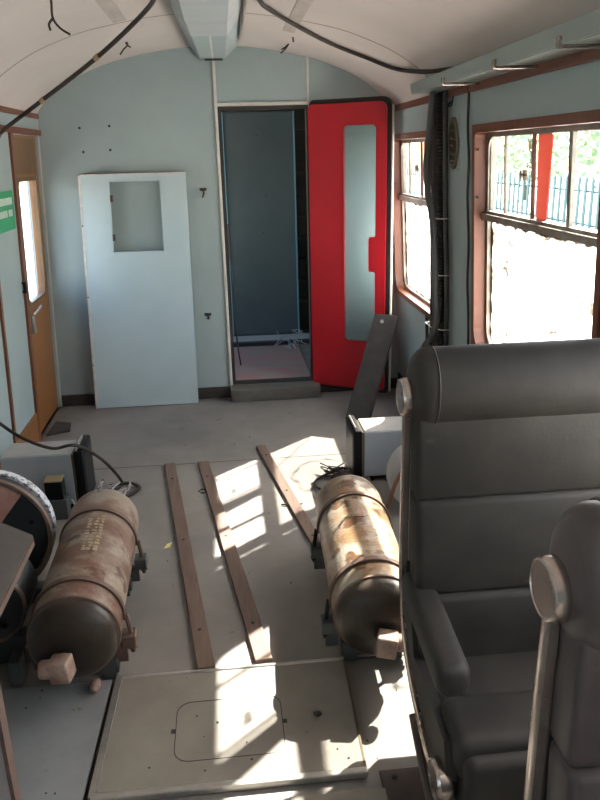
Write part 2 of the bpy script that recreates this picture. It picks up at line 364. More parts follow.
# pale metal trims on the back wall
def tb(n, lo, hi, m=TRIMW, bev=.002): return struct('trim_%d' % n, bx(lo, hi, bev, 1), m)
tb(5, (-.018, Y0-.012, .085), (.0, Y0, 2.16)); tb(6, (.0, Y0-.012, 1.892), (.565, Y0, 1.912)); tb(7, (.558, Y0-.010, 1.912), (.572, Y0, 2.165))
bm = B(); ringprism(bm, *[[(x, y, z) for x, z in q] for y in (Y0-.004, Y0+.075) for q in (rr2(DX0, DX1, DZ0-.002, DZ1, (0,)*4, 1), rr2(DX0+.022, DX1-.012, DZ0+.004, DZ1-.02, (0,)*4, 1))])
struct('trim_8', bm, DARK)
# kick boards and skirting
struct('baseboard_back_left', bx((-1.165, Y0-.018, 0), (-.018, Y0, .078), .003, 1), KICK)
struct('baseboard_back_right', bx((.60, Y0-.018, 0), (1.165, Y0, .078), .003, 1), KICK)
struct('baseboard_left', mslab(LW, 2.2, 4.305, 0, .185, -.001, .012), ORWOOD)
struct('baseboard_right', mslab(RW, 2.2, Y0-.02, 0, .12, -.001, .012), KICK)
# cornice rails and left-wall rails
struct('trim_9', mslab(RW, YR, Y0, 1.835, 1.868, -.001, .014), REDWOODY)
struct('trim_10', mslab(LW, YR, Y0, 1.840, 1.868, -.001, .014), REDWOODY)
struct('trim_11', mslab(LW, YR, Y0, 1.745, 1.775, -.001, .020), REDWOODY)
struct('trim_12', mslab(LW, 3.785, 3.815, .185, 1.745, -.001, .012), REDWOOD)
struct('trim_13', mslab(LW, 4.265, 4.31, 0, 1.745, -.02, .014), REDWOOD)
struct('trim_14', mslab(LW, Y0-.012, Y0-.003, .0, 1.84, -.001, .007), TRIMW)
# floor seams
tb(15, (-1.1, 3.795, -.002), (1.1, 3.80, .001), SEAM, 0)
tb(16, (-1.1, 2.035, -.002), (1.1, 2.045, .0015), SEAM, 0)

# ------------------------------------------------------------------ windows
def window(n, F, y0, y1, right=True, vis=True):
    o = struct('window_%d' % n, mring(F, rr2(y0-.012, y1+.012, WZ0-.012, WZ1+.014, (.004,)*4), rr2(y0+.022, y1-.022, WZ0+.02, WZ1-.02, (.09, .09, .03, .03)), .012, -.065), REDWOOD)
    # metal frame inside the wooden surround
    i0, i1, k0, k1 = y0+.022, y1-.022, WZ0+.02, WZ1-.02
    obj('metal_frame', mring(F, rr2(i0-.002, i1+.002, k0-.002, k1+.002, (.09, .09, .03, .03)), rr2(i0+.022, i1-.022, k0+.022, k1-.018, (.075, .075, .06, .06)), -.042, -.072), WINMET, o, True)
    tr = B(); slab(tr, F, i0, i1, WZT-.022, WZT+.005, -.02, -.078); slab(tr, F, i0, i1, WZT+.005, WZT+.018, -.035, -.078)
    obj('transom', tr, WINMET, o)
    cuts = [i0+.022, i1-.80, i1-.485, i1-.20, i1-.022]
    for q in (1, 2, 3):
        y = cuts[q]
        obj('mullion', mslab(F, y-(.016 if q == 1 else .005), y+(.010 if q == 1 else .005), WZT+.01, k1-.010, -.047, -.061), WINMET, o)
    for q in range(4):
        ya, yb = cuts[q]+.002, cuts[q+1]-.002
        rs = (0, 0, .05 if q == 3 else 0, .05 if q == 0 else 0)
        obj('upper_pane', mplate(F, rr2(ya, yb, WZT+.012, k1-.014, rs), -.052, -.056), CLEAR, o)
        obj('inner_frame', mring(F, rr2(ya-.002, yb+.002, WZT+.010, k1-.012, rs), rr2(ya+.006, yb-.006, WZT+.018, k1-.020, tuple(max(0, r-.006) for r in rs)), -.051, -.058), WINMET, o)
    obj('lower_pane', mplate(F, rr2(i0+.012, i1-.012, k0+.012, WZT-.015, (.08, .08, 0, 0)), -.060, -.063), MILKY, o)
    if right and vis:
        y = cuts[2]
        # red translucent strip behind the third light, tapering downwards
        yb = y-.012
        obj('red_strip', mplate(F, [(yb, WZT+.014), (yb-.085, WZT+.014), (yb-.125, k1-.035), (yb-.118, k1-.022), (yb-.10, k1-.018), (yb, k1-.018)], -.064, -.068), REDFLAP, o)
        lb = B(); slab(lb, F, y+.03, y+.075, 1.50, 1.508, -.03, -.04); slab(lb, F, y+.03, y+.042, 1.485, 1.523, -.03, -.042); slab(lb, F, y+.063, y+.075, 1.488, 1.520, -.03, -.042)
        obj('catch', lb, WINMET, o)
        for yy, zz in ((y1-.03, 1.60), (y1-.03, 1.40)):
            s = B(); lathe(s, [(-.004, .006), (.004, .006), (.006, 0)], F(yy, zz, .0), (-1 if F is RW else 1, 0, 0), 10); obj('screw_head', s, DARK, o, True)
    return o
for n, (a, b) in enumerate(WINS): window(n+1, RW, a, b, True, n < 2)
for n, (a, b) in enumerate(LWINS): window(n+5, LW, a, b, False)

# ------------------------------------------------------------------ wooden side door in left wall
a, b = DOORY
d1 = B()
ringprism(d1, *[[LW(y, z, w_) for y, z in q] for w_ in (-.015, -.05) for q in (rr2(a, b, .005, 1.74, (0,)*4), rr2(a+.10, b-.10, .80, 1.50, (.05, .05, .02, .02)))])
d1 = struct('door_1', d1, ORWOOD)
obj('upper_panel', mslab(LW, a+.06, b-.06, 1.53, 1.725, -.010, -.018), DKWOOD, d1)
obj('window_frame', mring(LW, rr2(a+.088, b-.088, .788, 1.512, (.055, .055, .02, .02)), rr2(a+.108, b-.108, .808, 1.49, (.045, .045, .02, .02)), -.006, -.03), DKWOOD, d1, True)
obj('metal_edge', mslab(LW, b-.085, b-.07, .80, 1.51, -.008, -.02), ALU, d1)
obj('glass', mplate(LW, rr2(a+.10, b-.10, .80, 1.50, (.05, .05, .02, .02)), -.03, -.034), CLEAR, d1)
hb = B(); box(hb, Vector(LW(4.255, .90, 0))+Vector((0, -.004, 0)), Vector(LW(4.255, .90, .012))+Vector((0, .03, .012))); box(hb, Vector(LW(4.255, .95, 0))+Vector((0, -.004, 0)), Vector(LW(4.255, .95, .012))+Vector((0, .03, .012))); box(hb, Vector(LW(4.25, .90, .01))+Vector((0, -.006, 0)), Vector(LW(4.25, .90, .02))+Vector((.004, .012, .062)))
obj('latch_bracket', hb, BLACKP, d1)
lk = B(); box(lk, Vector(LW(4.40, .63, -.013)), Vector(LW(4.45, .63, .012))+Vector((0, 0, .11)), .006); tube(lk, [LW(4.425, .745, .01), LW(4.46, .765, .03), LW(4.52, .775, .03)], .007, 8)
obj('door_handle', lk, ALU, d1, True)
obj('edge_plate', mslab(LW, 4.33, 4.345, .03, .33, -.016, -.008), ALU, d1)

# ------------------------------------------------------------------ vestibule beyond doorway
struct('floor_vestibule', bx((-1.1, Y0+.06, -.05), (1.1, 7.3, .085)), VFLOOR)
struct('wall_vestibule_back', bx((-1.1, 6.55, .085), (1.1, 6.6, 2.3)), VWALL)
struct('wall_vestibule_left', holed(lambda y, z, w_: (-1.0-w_, y, z), (Y0+.06, 6.55), (.085, 2.3), [(5.1, 6.2, .6, 1.8)], 0, .06), PAINT)  # unseen opening added to let daylight into the vestibule
struct('wall_vestibule_right', holed(lambda y, z, w_: (1.0+w_, y, z), (Y0+.06, 6.55), (.085, 2.3), [], 0, .06), PAINT)
struct('ceiling_vestibule', bx((-1.1, Y0+.04, 2.28), (1.1, 6.6, 2.34)), VWALL)
tb(17, (.0, 6.02, .08), (1.0, 6.08, .115), DARK)
tb(18, (.0, 6.10, .08), (.9, 6.34, .10), CASETOP)
# dark teal door closing the next coach
d3 = struct('door_2', bx((.035, 6.36, .10), (.60, 6.40, 1.93), .004, 1), DOORTEAL)
obj('door_edge', bx((.60, 6.355, .10), (.612, 6.40, 1.93)), LITTEALEDGE, d3)
obj('door_edge', bx((.025, 6.350, .10), (.036, 6.40, 1.93)), LITTEALEDGE, d3)
for (x, z) in ((.30, 1.75), (.36, 1.28), (.33, .98)):
    s = B(); lathe(s, [(0, .006), (.004, .005), (.006, 0)], (x, 6.36, z), (0, -1, 0), 8); obj('screw_hole', s, DARK, d3)
sb = B()
for i in range(9): box(sb, (.62, 6.44, .35+i*.18), (.98, 6.54, .375+i*.18))
tag(obj('slatted_rack', sb, VWALL), 'brown slatted rack in the dark gap beside the teal door', 'rack')
tag(obj('worn_mat', bx((.02, Y0+.08, .085), (.56, 5.98, .094), .003, 1), MAT_), 'worn pinkish mat on the floor just beyond the doorway', 'mat')
st = struct('trim_19', bx((-.012, Y0-.135, 0), (.60, Y0-.005, .088), .004, 1), STEPM)
cb = B(); tube(cb, spline([(.025, 5.3, 1.15), (.03, 5.3, .9), (.05, 5.3, .6), (.05, 5.35, .3), (.07, 5.4, .1)]), .006, 6)
tag(obj('dangling_wire', cb, HOSE, None, True), 'thin blue-grey wire hanging inside the doorway', 'wire')
random.seed(3)
dn = B()
for i in range(14):
    x = random.uniform(.42, .58); y = random.uniform(5.8, 6.3)
    tube(dn, spline([(x, y, .10), (x+random.uniform(-.06, .06), y+random.uniform(-.1, .1), .115+random.uniform(0, .04)), (x+random.uniform(-.12, .1), y+random.uniform(-.2, .2), .11)], 4), .003, 5)
tag(obj('wire_tangle', dn, CREAMST, None, True), 'tangle of pale stripped wire on the sill below the teal door', 'wire', kind='stuff')

# ------------------------------------------------------------------ red door, hinged open beside the doorway
HX, HY = .567, 4.925
ang = math.atan2(4.665-HY, 1.013-HX)
dl = math.hypot(4.665-HY, 1.013-HX)
def RD(s, z, w_):   # s along the leaf from hinge, w_ towards the room
    return (HX+math.cos(ang)*s+math.sin(ang)*w_, HY+math.sin(ang)*s-math.cos(ang)*w_, z)
out = rr2(0, dl, .078, 1.888, (.02, .03, .045, .03))
hole = [(.232, .42), (.245, .404), (.435, .404), (.449, .42), (.449, .855), (.445, .868), (.41, .872), (.404, .885), (.404, 1.075), (.41, 1.088), (.445, 1.092), (.449, 1.105), (.449, 1.745), (.432, 1.764), (.245, 1.764), (.232, 1.745)]
rd = B()
# leaf built as outer/inner loops bridged by triangulated fill
def plate_hole(bm, F, outer, inner, w0, w1):
    from mathutils.geometry import tessellate_polygon
    A = [Vector((p[0], p[1], 0)) for p in outer]; Cc = [Vector((p[0], p[1], 0)) for p in inner]
    tris = tessellate_polygon([A, Cc]); allp = outer+inner
    f = [bm.verts.new(F(*p, w0)) for p in allp]; g = [bm.verts.new(F(*p, w1)) for p in allp]
    for t in tris:
        try: bm.faces.new([f[i] for i in t]); bm.faces.new([g[i] for i in reversed(t)])
        except ValueError: pass
    n = len(outer); m = len(inner)
    for i in range(n): bm.faces.new((f[i], f[(i+1) % n], g[(i+1) % n], g[i]))
    for i in range(m): bm.faces.new((f[n+i], f[n+(i+1) % m], g[n+(i+1) % m], g[n+i]))
plate_hole(rd, RD, out, hole, -.014, .018)
rd = struct('door_3', rd, RED)
rd['label'] = 'bright red door with tall narrow window, open against the back wall'
obj('door_glass', mplate(RD, hole, -.002, .003), DOORGLASS, rd)
bb = B(); plate_hole(bb, RD, hole, [(.238+(p[0]-.232)*.972, .41+(p[1]-.404)*.991) for p in hole], .018, .021); obj('glazing_bead', bb, mat('red_bead', (.35, .008, .01), rough=.4), rd)
rb = B(); plate_hole(rb, RD, rr2(.005, dl+.028, .06, 1.915, (.02, .03, .06, .03)), out, -.022, .006); obj('rubber_edge', rb, BLACKR, rd)
obj('edge_strip', mslab(RD, dl+.028, dl+.036, .07, 1.87, -.02, .0), TRIMW, rd)

# ------------------------------------------------------------------ leaning pale blue panel
def LP(s, z, w_):   # s in x, z up the panel (bottom forward, top against the wall)
    f = z/1.5
    return (s-.045*(1-f)*(1 if s < -.5 else .4), 4.868+.052*f-w_, z*.9994+.004)
outer = rr2(-.868, -.222, .0, 1.50, (.0,)*4, 1); inner = rr2(-.695, -.385, 1.03, 1.46, (.0,)*4, 1)
bm = B(); plate_hole(bm, LP, outer, inner, -.0, .028)
lp = tag(obj('loose_door', bm, PAINT2), 'loose pale blue door with square window opening, leaning on the back wall', 'door')
bm = B(); ringprism(bm, [LP(*p, .028) for p in rr2(-.705, -.375, 1.02, 1.47, (0,)*4, 1)], [LP(*p, .028) for p in inner], [LP(*p, .033) for p in rr2(-.705, -.375, 1.02, 1.47, (0,)*4, 1)], [LP(*p, .033) for p in inner])
obj('opening_rim', bm, PAINT2, lp)
obj('edge_strip', mslab(LP, -.882, -.868, .0, 1.50, -.002, .031), PANELEDGE, lp)
obj('top_strip', mslab(LP, -.868, -.222, 1.50, 1.508, -.002, .030), PANELEDGE, lp)
for z in (1.12, 1.36): obj('hinge', mslab(LP, -.695, -.68, z-.02, z+.02, .004, .026), BRACKRUST, lp)
for z in (.3, .75, 1.2):
    s = B(); lathe(s, [(0, .005), (.002, .004)], LP(-.875, z, .031), (0, -1, 0), 8); obj('screw_head', s, DARK, lp)
# marks on the back wall
for i, (x, z) in enumerate(((-.849, 1.784), (-.668, 1.792), (-.841, 1.644), (-.676, 1.652))):
    s = B(); lathe(s, [(-.004, .008), (.0015, .008), (.002, .0)], (x, Y0, z), (0, -1, 0), 10)
    tag(obj('screw_hole', s, DARK), ('upper outer', 'upper inner', 'lower outer', 'lower inner')[i]+' dark screw hole of the four above the leaning pale blue door', 'screw hole', 'four screw holes above the leaning pale blue door')
for (x, z, l, t) in ((-.12, 1.397, 'small rusty red hook on the wall beside the doorway, at window height', 1), (-.14, .588, 'small dark metal stub on the wall low beside the doorway', 0)):
    s = B(); tube(s, spline([(x, Y0, z), (x, Y0-.02, z), (x+.005, Y0-.03, z-.02), (x-.005, Y0-.02, z-.045 if t else z-.02)], 4), .006, 7); box(s, (x-.022, Y0-.006, z-.006), (x+.022, Y0+.001, z+.012), .002, 1)
    tag(obj('wall_hook', s, BRACKRUST if t else DARK, None, True), l, 'hook')
# dark ribbed board leaning on the red door
B1, B2, T1, T2 = map(Vector, ((.695, 4.335, .0), (.835, 4.26, .0), (.93, 4.575, .62), (1.065, 4.495, .615)))
nr = (B2-B1).cross(T1-B1).normalized()*-.022
bm = B(); hexa(bm, [B1-nr, B2-nr, B2, B1, T1-nr, T2-nr, T2, T1]); dz = -min(v.co.z for v in bm.verts); bmesh.ops.translate(bm, vec=(0, 0, dz), verts=bm.verts)
bmesh.ops.bevel(bm, geom=list(bm.edges), offset=.006, segments=2, affect='EDGES')
lb_ = tag(obj('leaning_board', bm, BOARD), 'narrow dark board leaning against the open red door', 'board')
fwd = nr.normalized() if nr.y < 0 else -nr.normalized()
rbm = B()
for i in range(7):
    t = .12+i*.125
    for (a_, b_) in (((B1.lerp(B2, t)), (T1.lerp(T2, t))),):
        o_ = fwd*.0245 if False else fwd*.0
ctr = (T1*.93+B1*.07).lerp(T2*.93+B2*.07, .4)+Vector((0, 0, dz))
s = B(); lathe(s, [(-.03, .012), (.026, .012), (.026, 0)], ctr, fwd, 12); obj('bolt_hole', s, ALU, lb_)

# ------------------------------------------------------------------ ceiling duct
bm = B()
def sec(y, zb, wl, wr, tl, trr): return [(wl, y, zb), (wr, y, zb), (trr, y, arc_z(trr)+.01), (tl, y, arc_z(tl)+.01)]
def loft(bm, secs):
    R = [[bm.verts.new(p) for p in s_] for s_ in secs]
    for A, C in zip(R, R[1:]):
        for i in range(4): bm.faces.new((A[i], A[(i+1) % 4], C[(i+1) % 4], C[i]))
    bm.faces.new(R[0]); bm.faces.new(R[-1][::-1])
loft(bm, [sec(YR+.01, 2.132, -.115, .062, -.185, .135), sec(3.44, 2.132, -.115, .062, -.185, .135)])
loft(bm, [sec(3.446, 2.134, -.113, .060, -.183, .133), sec(3.88, 2.138, -.105, .066, -.180, .138)])
dk = tag(obj('ceiling_duct', bm, DUCTP), 'grey box duct running along the middle of the ceiling', 'duct')
bm = B(); loft(bm, [sec(3.88, 2.140, -.103, .064, -.178, .136), sec(Y0-.002, 2.158, -.085, .060, -.15, .15)])
obj('duct_end_section', bm, DUCTD, dk)
bm = B(); hexa(bm, [(-.022, 3.89, 2.1385), (-.010, 3.89, 2.1385), (-.006, Y0-.003, 2.1565), (-.014, Y0-.003, 2.1565), (-.022, 3.89, 2.142), (-.010, 3.89, 2.142), (-.006, Y0-.003, 2.160), (-.014, Y0-.003, 2.160)])
obj('joint_strip', bm, TRIMW, dk)
obj('end_gap', bx((-.06, Y0-.05, 2.150), (.05, Y0-.004, 2.158), .004, 1), DARK, dk)
obj('seam_flange', bx((.136, 2.0, 2.205), (.146, 4.5, 2.226)), ALU, dk)

# ------------------------------------------------------------------ square tube along right cornice, with hooks
bm = B()
hexa(bm, [(.985, 3.93, 1.872), (1.085, 3.93, 1.866), (1.085, 3.93, 1.895), (.985, 3.90, 1.912), (.985, -.6, 1.872), (1.085, -.6, 1.866), (1.085, -.6, 1.895), (.985, -.6, 1.935)])
tt = thing('luggage_rail', 'grey-green rail fixed along the top of the window wall', 'rail', (1.03, 3.9, 1.87))
bm = B(); hexa(bm, [(.975, -.6, 1.872), (1.085, -.6, 1.872), (1.085, 3.94, 1.872), (.975, 3.94, 1.869), (.965, -.6, 1.940), (1.06, -.6, 1.940), (1.06, 3.94, 1.928), (.965, 3.94, 1.918)])
bmesh.ops.bevel(bm, geom=list(bm.edges), offset=.004, segments=2, affect='EDGES'); obj('rail_box', bm, TUBEP, tt)
for y in (3.22, 2.62, 2.12, 1.3):
    s = B(); box(s, (.925, y-.008, 1.852), (1.08, y+.008, 1.864), .002, 1); box(s, (.922, y-.009, 1.852), (.934, y+.009, 1.885), .003, 1)
    obj('hook_arm', s, CHROME, tt)

# ------------------------------------------------------------------ hoses and cables on the window pillar
def cable(name, pts, r, m, label, cat='cable', n=8, group=None, sp=8):
    bm = B(); tube(bm, spline(pts, sp), r, n); return tag(obj(name, bm, m, None, True), label, cat, group)
cable('hose', [(1.012, 3.67, 1.860), (1.012, 3.71, 1.70), (1.012, 3.75, 1.555), (1.012, 3.71, 1.41), (1.020, 3.63, 1.246), (1.035, 3.60, .9), (1.045, 3.62, .74), (1.05, 3.84, .58), (1.06, 4.10, .42), (1.08, 4.31, .24), (1.11, 4.40, .13)], .017, HOSE, 'smooth thick grey hose bending away towards the red door near its foot', 'hose', 12)
hp = spline([(1.060, 3.715, 1.862), (1.078, 3.715, 1.37), (1.095, 3.71, .97), (1.11, 3.71, .3)], 60)
bm = B(); tube(bm, hp, [.021 if i % 2 else .016 for i in range(len(hp))], 12)
tag(obj('corrugated_hose', bm, BLACKR, None, True), 'ribbed black conduit running down the middle of the pillar bundle', 'hose')
cable('hose', [(1.055, 3.765, 1.862), (1.070, 3.765, 1.37), (1.085, 3.76, .97), (1.10, 3.76, .3)], .020, CABLE, 'straight black hose at the window side of the pillar bundle', 'hose', 12)
cable('hose', [(1.072, 3.675, 1.862), (1.09, 3.672, 1.37), (1.11, 3.665, .97), (1.12, 3.665, .66), (1.125, 3.66, .3)], .012, HOSE, 'thin grey conduit at the oval plate side of the pillar bundle', 'hose', 10)
cable('hose', [(1.055, 3.812, 1.862), (1.070, 3.810, 1.37), (1.08, 3.80, .97), (1.10, 3.80, .3)], .020, CABLE, 'added black hose at the far side of the pillar bundle, beside the bending grey one', 'hose', 12)  # extra hose, added to block sun through the window's near pane
bm = B()
for z in (1.0, 1.28, .72): tube(bm, [(1.16-.045*z, 3.64, z+.0), (1.115-.045*z, 3.645, z), (1.085-.045*z, 3.71, z), (1.085-.045*z, 3.84, z), (1.15-.045*z, 3.85, z)], .003, 6)
tag(obj('cable_tie', bm, TRIMW), 'thin pale ties holding the hose bundle to the pillar', 'cable tie', kind='stuff')
cable('thin_cable', [RW(3.365, 1.865, .01), RW(3.37, 1.70, .014), RW(3.36, 1.55, .012), RW(3.372, 1.40, .014), RW(3.36, 1.2, .012), RW(3.375, 1.0, .012), RW(3.36, .80, .012), RW(3.37, .5, .012)], .006, CABLE, 'thin brown-black cable clipped beside the nearer window frame')
# oval lattice plate
ov = thing('oval_vent', 'oval tan lattice plate on the pillar between the windows', 'vent', RW(3.60, 1.63, 0))
bm = B()
oo = [(3.60+.070*math.cos(a), 1.63+.116*math.sin(a)) for a in [2*PI*i/32 for i in range(32)]]
obj('backing_card', mslab(RW, 3.532, 3.668, 1.505, 1.755, -.001, .003), TUBEP, ov)
obj('backing', mplate(RW, [(3.60+(y-3.60)*.8, 1.63+(z-1.63)*.8) for y, z in oo], .002, .006), DARK, ov)
obj('rim', mring(RW, oo, [(3.60+(y-3.60)*.78, 1.63+(z-1.63)*.82) for y, z in oo], .0, .014), OVAL, ov)
bm = B()
for i in range(6):
    z = 1.545+i*.034; tube(bm, [RW(3.57, z, .010), RW(3.60, z+.010, .014), RW(3.63, z+.004, .010)], .006, 6)
obj('lattice', bm, OVAL, ov, True)
bm = B(); tube(bm, spline([RW(3.66, 1.815, .0), RW(3.65, 1.80, .02), RW(3.60, 1.795, .02), RW(3.575, 1.815, .02), RW(3.572, 1.835, .018)], 5), .004, 6)
tag(obj('coat_hook', bm, DARK, None, True), 'small dark wire hook on the pillar above the oval plate', 'hook')
bm = B(); tube(bm, [RW(4.13, .69, .01), RW(3.85, .69, .02), RW(3.85, .50, .02), RW(4.13, .50, .01)], .008, 6, True)
tag(obj('wall_loop', bm, DARK), 'dark metal loop bracket on the wall below the farther window', 'bracket')

# ------------------------------------------------------------------ cables at the ceiling
c1 = cable('ceiling_cable', [(-.10, 2.6, 2.222), (-.20, 3.2, 2.212), (-.27, 3.50, 2.190), (-.50, 3.66, 2.04), (-.825, 3.90, 1.874), (-1.09+.02, 4.08, 1.752), (-1.085, 3.95, 1.70), (-1.10, 3.4, 1.60)], .010, CABLE, 'black cable drooping from the ceiling to the left wall above the wooden door')
for p in ((-.825, 3.90, 1.874), (-.52, 3.675, 2.03)):
    bm = B(); v = Vector((-.3, .24, -.17)).normalized(); tube(bm, [Vector(p)-v*.014, Vector(p)+v*.014], .013, 8); obj('tape_wrap', bm, mat('tan_tape', (.40, .28, .16), rough=.7), c1)
cr = [(.10, 2.9, 0), (.20, 3.45, 0), (.25, 3.62, 0), (.40, 3.92, 0), (.60, 4.2, 0), (.80, 4.22, 0), (.93, 4.10, 0), (1.0, 3.75, 0)]
cp = [(x, y, arc_z(x)-.012) for x, y, z in cr]+[(1.035, 3.45, 1.945), (1.05, 3.1, 1.94)]
c2 = cable('ceiling_cable', cp, .010, CABLE, 'black cable looping across the ceiling towards the window-wall rail')
def wires(label, strands):
    bm = B()
    for s_ in strands: tube(bm, spline(s_, 5), .0045, 6)
    return tag(obj('loose_wires', bm, CABLE, None, True), label, 'wire')
wires('bare wire ends hanging from the ceiling, the pair nearest the camera', [[(-.563, 3.0, 2.17), (-.563, 3.0, 2.13), (-.564, 3.0, 2.08), (-.543, 3.0, 2.048), (-.510, 3.0, 2.026)], [(-.564, 3.0, 2.08), (-.580, 3.0, 2.06), (-.577, 3.0, 2.04)]])
wires('short wire tuft on the ceiling above the leaning pale blue door', [[(-.47, 4.4, 2.20), (-.455, 4.4, 2.175), (-.48, 4.4, 2.15), (-.50, 4.4, 2.125)], [(-.47, 4.4, 2.20), (-.46, 4.4, 2.175), (-.44, 4.4, 2.16)]])
wires('forked wire tuft on the ceiling above the doorway', [[(.425, 4.6, 2.21), (.42, 4.6, 2.19), (.40, 4.6, 2.165), (.375, 4.6, 2.145)], [(.42, 4.6, 2.19), (.40, 4.6, 2.175), (.38, 4.6, 2.165)]])
wires('single straight wire stub on the ceiling just in front of the forked tuft', [[(.42, 4.35, 2.215), (.423, 4.35, 2.19), (.425, 4.35, 2.17)]])

# ------------------------------------------------------------------ things on the floor
def slat(p, q, wd, label):
    p, q = Vector((*p, 0)), Vector((*q, 0)); d = (q-p).normalized(); n = Vector((d.y, -d.x, 0))*wd/2
    bm = B(); c = [p-n, p+n, q+n, q-n]; hexa(bm, [x+Vector((0, 0, .0)) for x in c]+[x+Vector((0, 0, .016)) for x in c])
    bmesh.ops.bevel(bm, geom=list(bm.edges), offset=.002, segments=1, affect='EDGES')
    o = tag(obj('floor_batten', bm, SLAT), label, 'batten')
    for t in (.12, .5, .88):
        s = B(); lathe(s, [(0, .007), (.002, .006)], p.lerp(q, t)+Vector((0, 0, .016)), (0, 0, 1), 8); obj('screw_head', s, DARK, o)
slat((-.366, 3.783), (-.137, 2.045), .058, 'long brown wooden batten on the floor nearest the rusty dark-ended tank by the table')
slat((-.185, 3.783), (.052, 2.06), .058, 'long brown wooden batten on the floor, middle of the three')
slat((.14, 3.965), (.335, 2.72), .052, 'brown wooden batten on the floor reaching to the golden sunlit tank')

# hatch plate
hp_ = thing('floor_hatch', 'large grey-tan hatch plate with metal edging on the near floor', 'hatch', (-.06, 1.8, 0))
def quad(x0a, x1a, ya, x0b, x1b, yb, z0, z1): return [(x0a, ya, z0), (x1a, ya, z0), (x1b, yb, z0), (x0b, yb, z0), (x0a, ya, z1), (x1a, ya, z1), (x1b, yb, z1), (x0b, yb, z1)]
bm = B(); hexa(bm, quad(-.418, .300, 1.565, -.408, .312, 2.022, .002, .018)); hpl = obj('plate', bm, HATCH, hp_)
e = B(); box(e, (-.416, 2.018, .002), (.314, 2.032, .022), .003, 1); obj('edge_strip', e, ALU, hp_)
e = B(); hexa(e, quad(-.436, -.416, 1.555, -.424, -.404, 2.03, .002, .022)); obj('edge_strip', e, ALU, hp_)
e = B(); box(e, (-.43, 1.545, .002), (.305, 1.567, .024), .005, 2); obj('edge_strip', e, ALU, hp_)
e = B(); hexa(e, quad(.298, .304, 1.56, .310, .316, 2.02, .002, .0195)); obj('edge_strip', e, BRONZE, hp_)
e = B(); q1 = rr2(-.222, .092, 1.648, 1.885, (.045,)*4); q2 = rr2(-.2195, .0895, 1.6505, 1.8825, (.043,)*4)
ringprism(e, [(x, y, .0175) for x, y in q1], [(x, y, .0175) for x, y in q2], [(x, y, .0186) for x, y in q1], [(x, y, .0186) for x, y in q2]); obj('cover_outline', e, DARK, hpl)
for x in (-.228, .098): obj('finger_notch', bx((x-.006, 1.76, .0175), (x+.006, 1.776, .0188)), DARK, hpl)
s = B(); lathe(s, [(0, .012), (.0015, .010), (.002, 0)], (.198, 1.785, .018), (0, 0, 1), 14); obj('bolt', s, DARK, hp_)
# plate to the left, and near plate
gp = B(); hexa(gp, quad(-1.14, -.47, .9, -1.14, -.438, 2.025, .002, .016)); tag(obj('floor_plate', gp, GREYPLATE), 'pale grey floor plate between the hatch and the left table', 'plate')
tb(20, (-.47, .9, .0), (-.425, 2.03, .0025), DARK, 0)
gp = B(); box(gp, (-.43, .8, .002), (.34, 1.50, .014), .002, 1); tag(obj('floor_plate', gp, HATCH), 'tan floor plate at the very front, nearer than the hatch', 'plate')
bp_ = tag(obj('seat_rail', bx((.335, 1.18, .0), (.475, 1.56, .012), .003, 1), SEATBASE), 'brown metal plate with a bolt on the floor beside the seats', 'plate')
s = B(); lathe(s, [(0, .008), (.005, .007), (.006, 0)], (.372, 1.53, .012), (0, 0, 1), 10); obj('bolt', s, DARK, bp_)
# small debris
bm = B(); bmesh.ops.create_icosphere(bm, subdivisions=2, radius=.022, matrix=Matrix.Translation((-.483, 1.982, .033)) @ Matrix.Diagonal((.8, 1.3, .8, 1)))
for v in bm.verts: v.co += Vector((random.uniform(-1, 1), random.uniform(-1, 1), random.uniform(-.5, .5)))*.003
tag(obj('rust_lump', bm, PLUG), 'small rust-brown lump on the grey floor plate', 'debris')
bm = B(); prism(bm, [(-.335, 2.87, .001), (-.31, 2.88, .001), (-.302, 2.915, .004), (-.322, 2.905, .002)], (0, 0, .003)); tag(obj('paper_scrap', bm, YEL), 'tiny yellow and white paper scrap on the bare floor', 'scrap')
bm = B(); tube(bm, spline([(-.20, 3.42, .004), (-.185, 3.44, .006), (-.165, 3.43, .004), (-.17, 3.40, .005), (-.19, 3.405, .004)], 4), .003, 6); tag(obj('wire_scrap', bm, DARK, None, True), 'little curl of dark wire on the floor between two battens', 'scrap')
bm = B(); prism(bm, [(-1.15, 4.36, .0), (-1.02, 4.42, .0), (-1.04, 4.56, .0), (-1.14, 4.60, .0)], (0, 0, .012)); tag(obj('wood_offcut', bm, KICK), 'flat dark wood offcut on the floor by the wooden door', 'offcut')
cable('floor_wire', [(.30, 3.20, .008), (.26, 3.19, .008), (.20, 3.21, .006)], .004, CABLE, 'short black wire end on the sunlit floor by the batten')
random.seed(11)
gr = B()
for i in range(75):
    x = random.uniform(-1.0, .6); y = random.choice((random.uniform(1.58, 2.0), random.uniform(2.0, 4.7))); z0 = .0185 if (-.41 < x < .29 and 1.57 < y < 2.02) else (.0162 if x < -.5 and y < 2.02 else .0142 if (y < 1.5 and x < .33) else 0)
    r = random.uniform(.001, .004); a = random.uniform(0, PI)
    prism(gr, [(x+r*math.cos(a+q)*random.uniform(.6, 1.4), y+r*math.sin(a+q), z0) for q in (0, 1.3, 2.6, 3.9, 5.1)], (0, 0, r*.6))
tag(obj('grit', gr, DARK), 'dark grit and paint flakes scattered over the floor', 'grit', kind='stuff')

